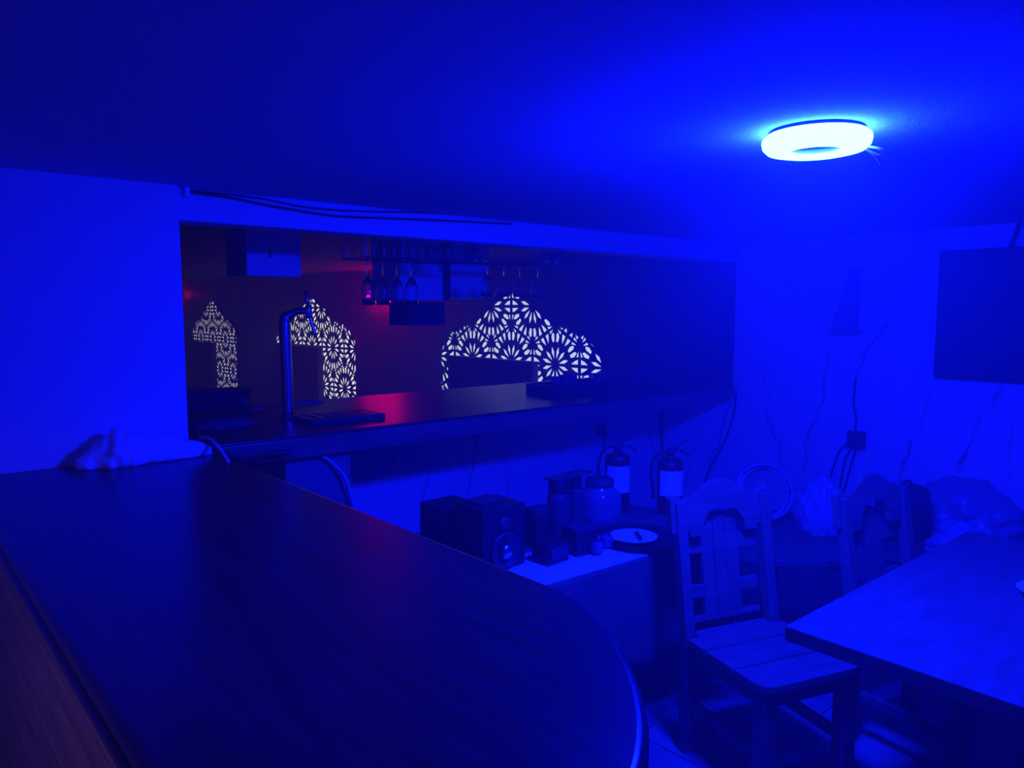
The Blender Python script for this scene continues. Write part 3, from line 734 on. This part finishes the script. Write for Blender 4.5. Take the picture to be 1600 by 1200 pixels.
# small glass globes
for px, py, r, lb_ in ((933, 866, .027, 'smaller round candle glass close to the black box'), (949, 856, .028, 'larger round candle glass close to the black platter')):
    p = onz(px, py, ZT3); o = MB().lathe([(r*.5, 0), (r*.9, r*.4), (r, r), (r*.85, r*1.6), (r*.6, r*2), (r*.55, r*2), (r*.8, r*1.55), (r*.93, r), (r*.82, r*.45), (0, r*.15)], n=24).build('candle_glass', SMOKE, smooth=True)
    o.location = p; tag(o, lb_, 'glass', 'candle glasses on the side table')
# dark dish with white plate
p = onz(1004, 848, ZT3)
o = MB().lathe([(.10, 0), (.15, .012), (.17, .03), (.166, .03), (.147, .016), (0, .006)], n=40).build('dark_platter', BLACK, smooth=True); o.location = p; tag(o, 'wide shallow black platter on the side table', 'platter')
p2 = onz(982, 837, ZT3+.02)
t = thing('small_plate', 'small white plate resting in the black platter', 'plate', (p.x-.035, p.y+.02, ZT3+.0175))
MB().lathe([(.06, 0), (.07, .004), (.098, .014), (.10, .016), (.097, .0165), (.068, .007), (0, .006)], n=36).build('dish', WHITE, t, smooth=True)
o = MB().box((.02, -.01, .013), (.10, .016, .010), .9).build('black_fork', BLACK, bevel=.003); o.location = t.location+Vector((0, 0, .0)); tag(o, 'short black utensil lying on the small plate', 'utensil')
# fire extinguishers
def extinguisher(lab, px, pyb, ytop):
    p = onz(px, pyb, ZT3); r = .060
    zt3 = ony(px, ytop, p.y).z-ZT3          # shoulder height
    h = zt3
    t = thing('fire_extinguisher', lab, 'extinguisher', p, math.radians(-40), 'fire extinguishers on the side table')
    cy = MB().lathe([(r*.92, 0), (r, .008), (r, h-.03), (r*.93, h-.012), (r*.55, h), (.018, h+.008), (.018, h+.018)], n=32).build('cylinder', RED, t, smooth=True)
    n = 14; v = []; f = []
    for k in range(n+1):
        a = math.radians(-90-62+124*k/n)
        for z in (h*.34, h*.80): v.append(((r+.0015)*math.cos(a), (r+.0015)*math.sin(a), z))
    f = [(2*k, 2*k+2, 2*k+3, 2*k+1) for k in range(n)]
    lb = MB().add(v, f).build('label_sheet', WHITE, cy, smooth=True); lb['label'] = 'white label wrapped round the cylinder'
    MB().lathe([(.02, h+.016), (.02, h+.045), (.012, h+.05)], n=16).build('valve', CHAR, t, smooth=True)
    MB().tube(spline([(.0, 0, h+.045), (.03, 0, h+.055), (.075, 0, h+.085)], 5), [.007]*6+[.005]*5, 8).build('upper_lever', BLACK, t, smooth=True)
    MB().tube(spline([(.0, 0, h+.035), (.05, 0, h+.034), (.09, 0, h+.012)], 5), .005, 8).build('lower_lever', BLACK, t, smooth=True)
    MB().tube(spline([(-.018, 0, h+.03), (-.06, 0, h+.022), (-.088, 0, h-.03), (-.092, -.01, h-.09), (-.082, -.015, h-.15)], 6), .0075, 10).build('hose', RUBBER, t, smooth=True)
    MB().lathe([(.012, 0), (.010, .03), (.008, .05)], (-.082, -.015, h-.19), 12).build('nozzle', RUBBER, t)
extinguisher('fire extinguisher with a white label behind the glass jar', 964, 796, 708)
extinguisher('fire extinguisher with a white label beside the back of the wooden chair', 1046, 800, 716)
p = ony(938, 690, YP)
t = thing('wall_socket', 'dark socket with a plug on the marble half wall', 'socket', (p.x, YP, ony(945, 672, YP).z))
MB().bb((-.045, -.025, -.03), (.045, -.001, .05)).build('plate', CHAR, t, bevel=.004)
MB().bb((-.028, -.06, -.045), (.012, -.0255, .0)).build('plug', BLACK, t, bevel=.004)
MB().tube(spline([(-.01, -.05, -.045), (-.02, -.05, -.12), (-.05, -.03, -.25), (-.06, -.02, -.5)], 6), .006, 8).build('plug_cable', BLACK, t, smooth=True)

# ------------------------------------------------------------------ clutter by the right wall
rt = thing('round_table', 'low round wooden table behind the two chairs', 'table', (3.52, 2.02, 0))
MB().lathe([(.46, .46), (.47, .47), (.47, .495), (.46, .50)], n=56).build('table_top', CHAIRWOOD, rt, smooth=False)
MB().lathe([(.20, 0), (.20, .02), (.04, .05), (.04, .46)], n=28).build('pedestal', CHAIRWOOD, rt, smooth=False)
p = onz(1222, 812, .5)
t = thing('cable_coil', 'coil of pale flexible hose leaning on the round table', 'coil', (3.62, 2.12, .5))
COILM = mat('coil_hose', (.42, .42, .46), .45)
for k in range(6):
    rr = .155-.008*(k % 3); pts = []
    for i in range(41):
        a = 2*math.pi*i/40
        pts.append((rr*math.cos(a)*.95+.02*(k % 2), .012*k-.03+.01*math.sin(3*a+k), .17+rr*math.sin(a)*.95))
    MB().tube(pts, .010, 8).build('turn', COILM, t, smooth=True)
t.rotation_euler = (math.radians(-18), 0, math.radians(-48))
blob('clear_bag', 'small clear plastic bag slumped on the edge of the round table', 'bag', (3.72, 1.86, .50), (.13, .12, .19), FILM, 3, .16, 1.8, .4, flat=.45, sub=5)
bn = thing('wall_bench', 'plain wooden bench against the marble wall under plastic bags', 'bench', (4.40, 1.10, 0))
MB().bb((-.58, -.55, .40), (.30, .72, .45)).build('bench_top', CHAIRWOOD, bn, bevel=.004)
for x in (-.42, .24):
    for y in (-.48, .45): MB().box((x, y, .2), (.06, .06, .40)).build('leg', CHAIRWOOD, bn)
blob('clear_bag', 'long clear plastic wrap heaped along the marble wall', 'bag', (4.46, 1.42, .455), (.16, .25, .20), FILM, 5, .18, 1.8, .05, flat=.35, sub=5)
blob('clear_bag', 'crinkled plastic bag bulging beside the dark backpack', 'bag', (3.94, 1.24, .455), (.10, .15, .13), FILM, 8, .25, 2.8, .2, flat=.4, sub=5)
bpk = thing('backpack', 'dark backpack standing behind the tucked-in chair', 'backpack', (4.08, 1.60, .455), math.radians(-40))
MB().box((0, 0, .14), (.26, .14, .28)).build('body', CHAR, bpk, bevel=.05, seg=4)
MB().box((0, -.085, .10), (.20, .05, .15)).build('pocket', BLACK, bpk, bevel=.02, seg=3)
MB().tube(spline([(-.05, 0, .275), (-.03, 0, .30), (.03, 0, .30), (.05, 0, .275)], 5), .008, 8).build('loop', BLACK, bpk, smooth=True)
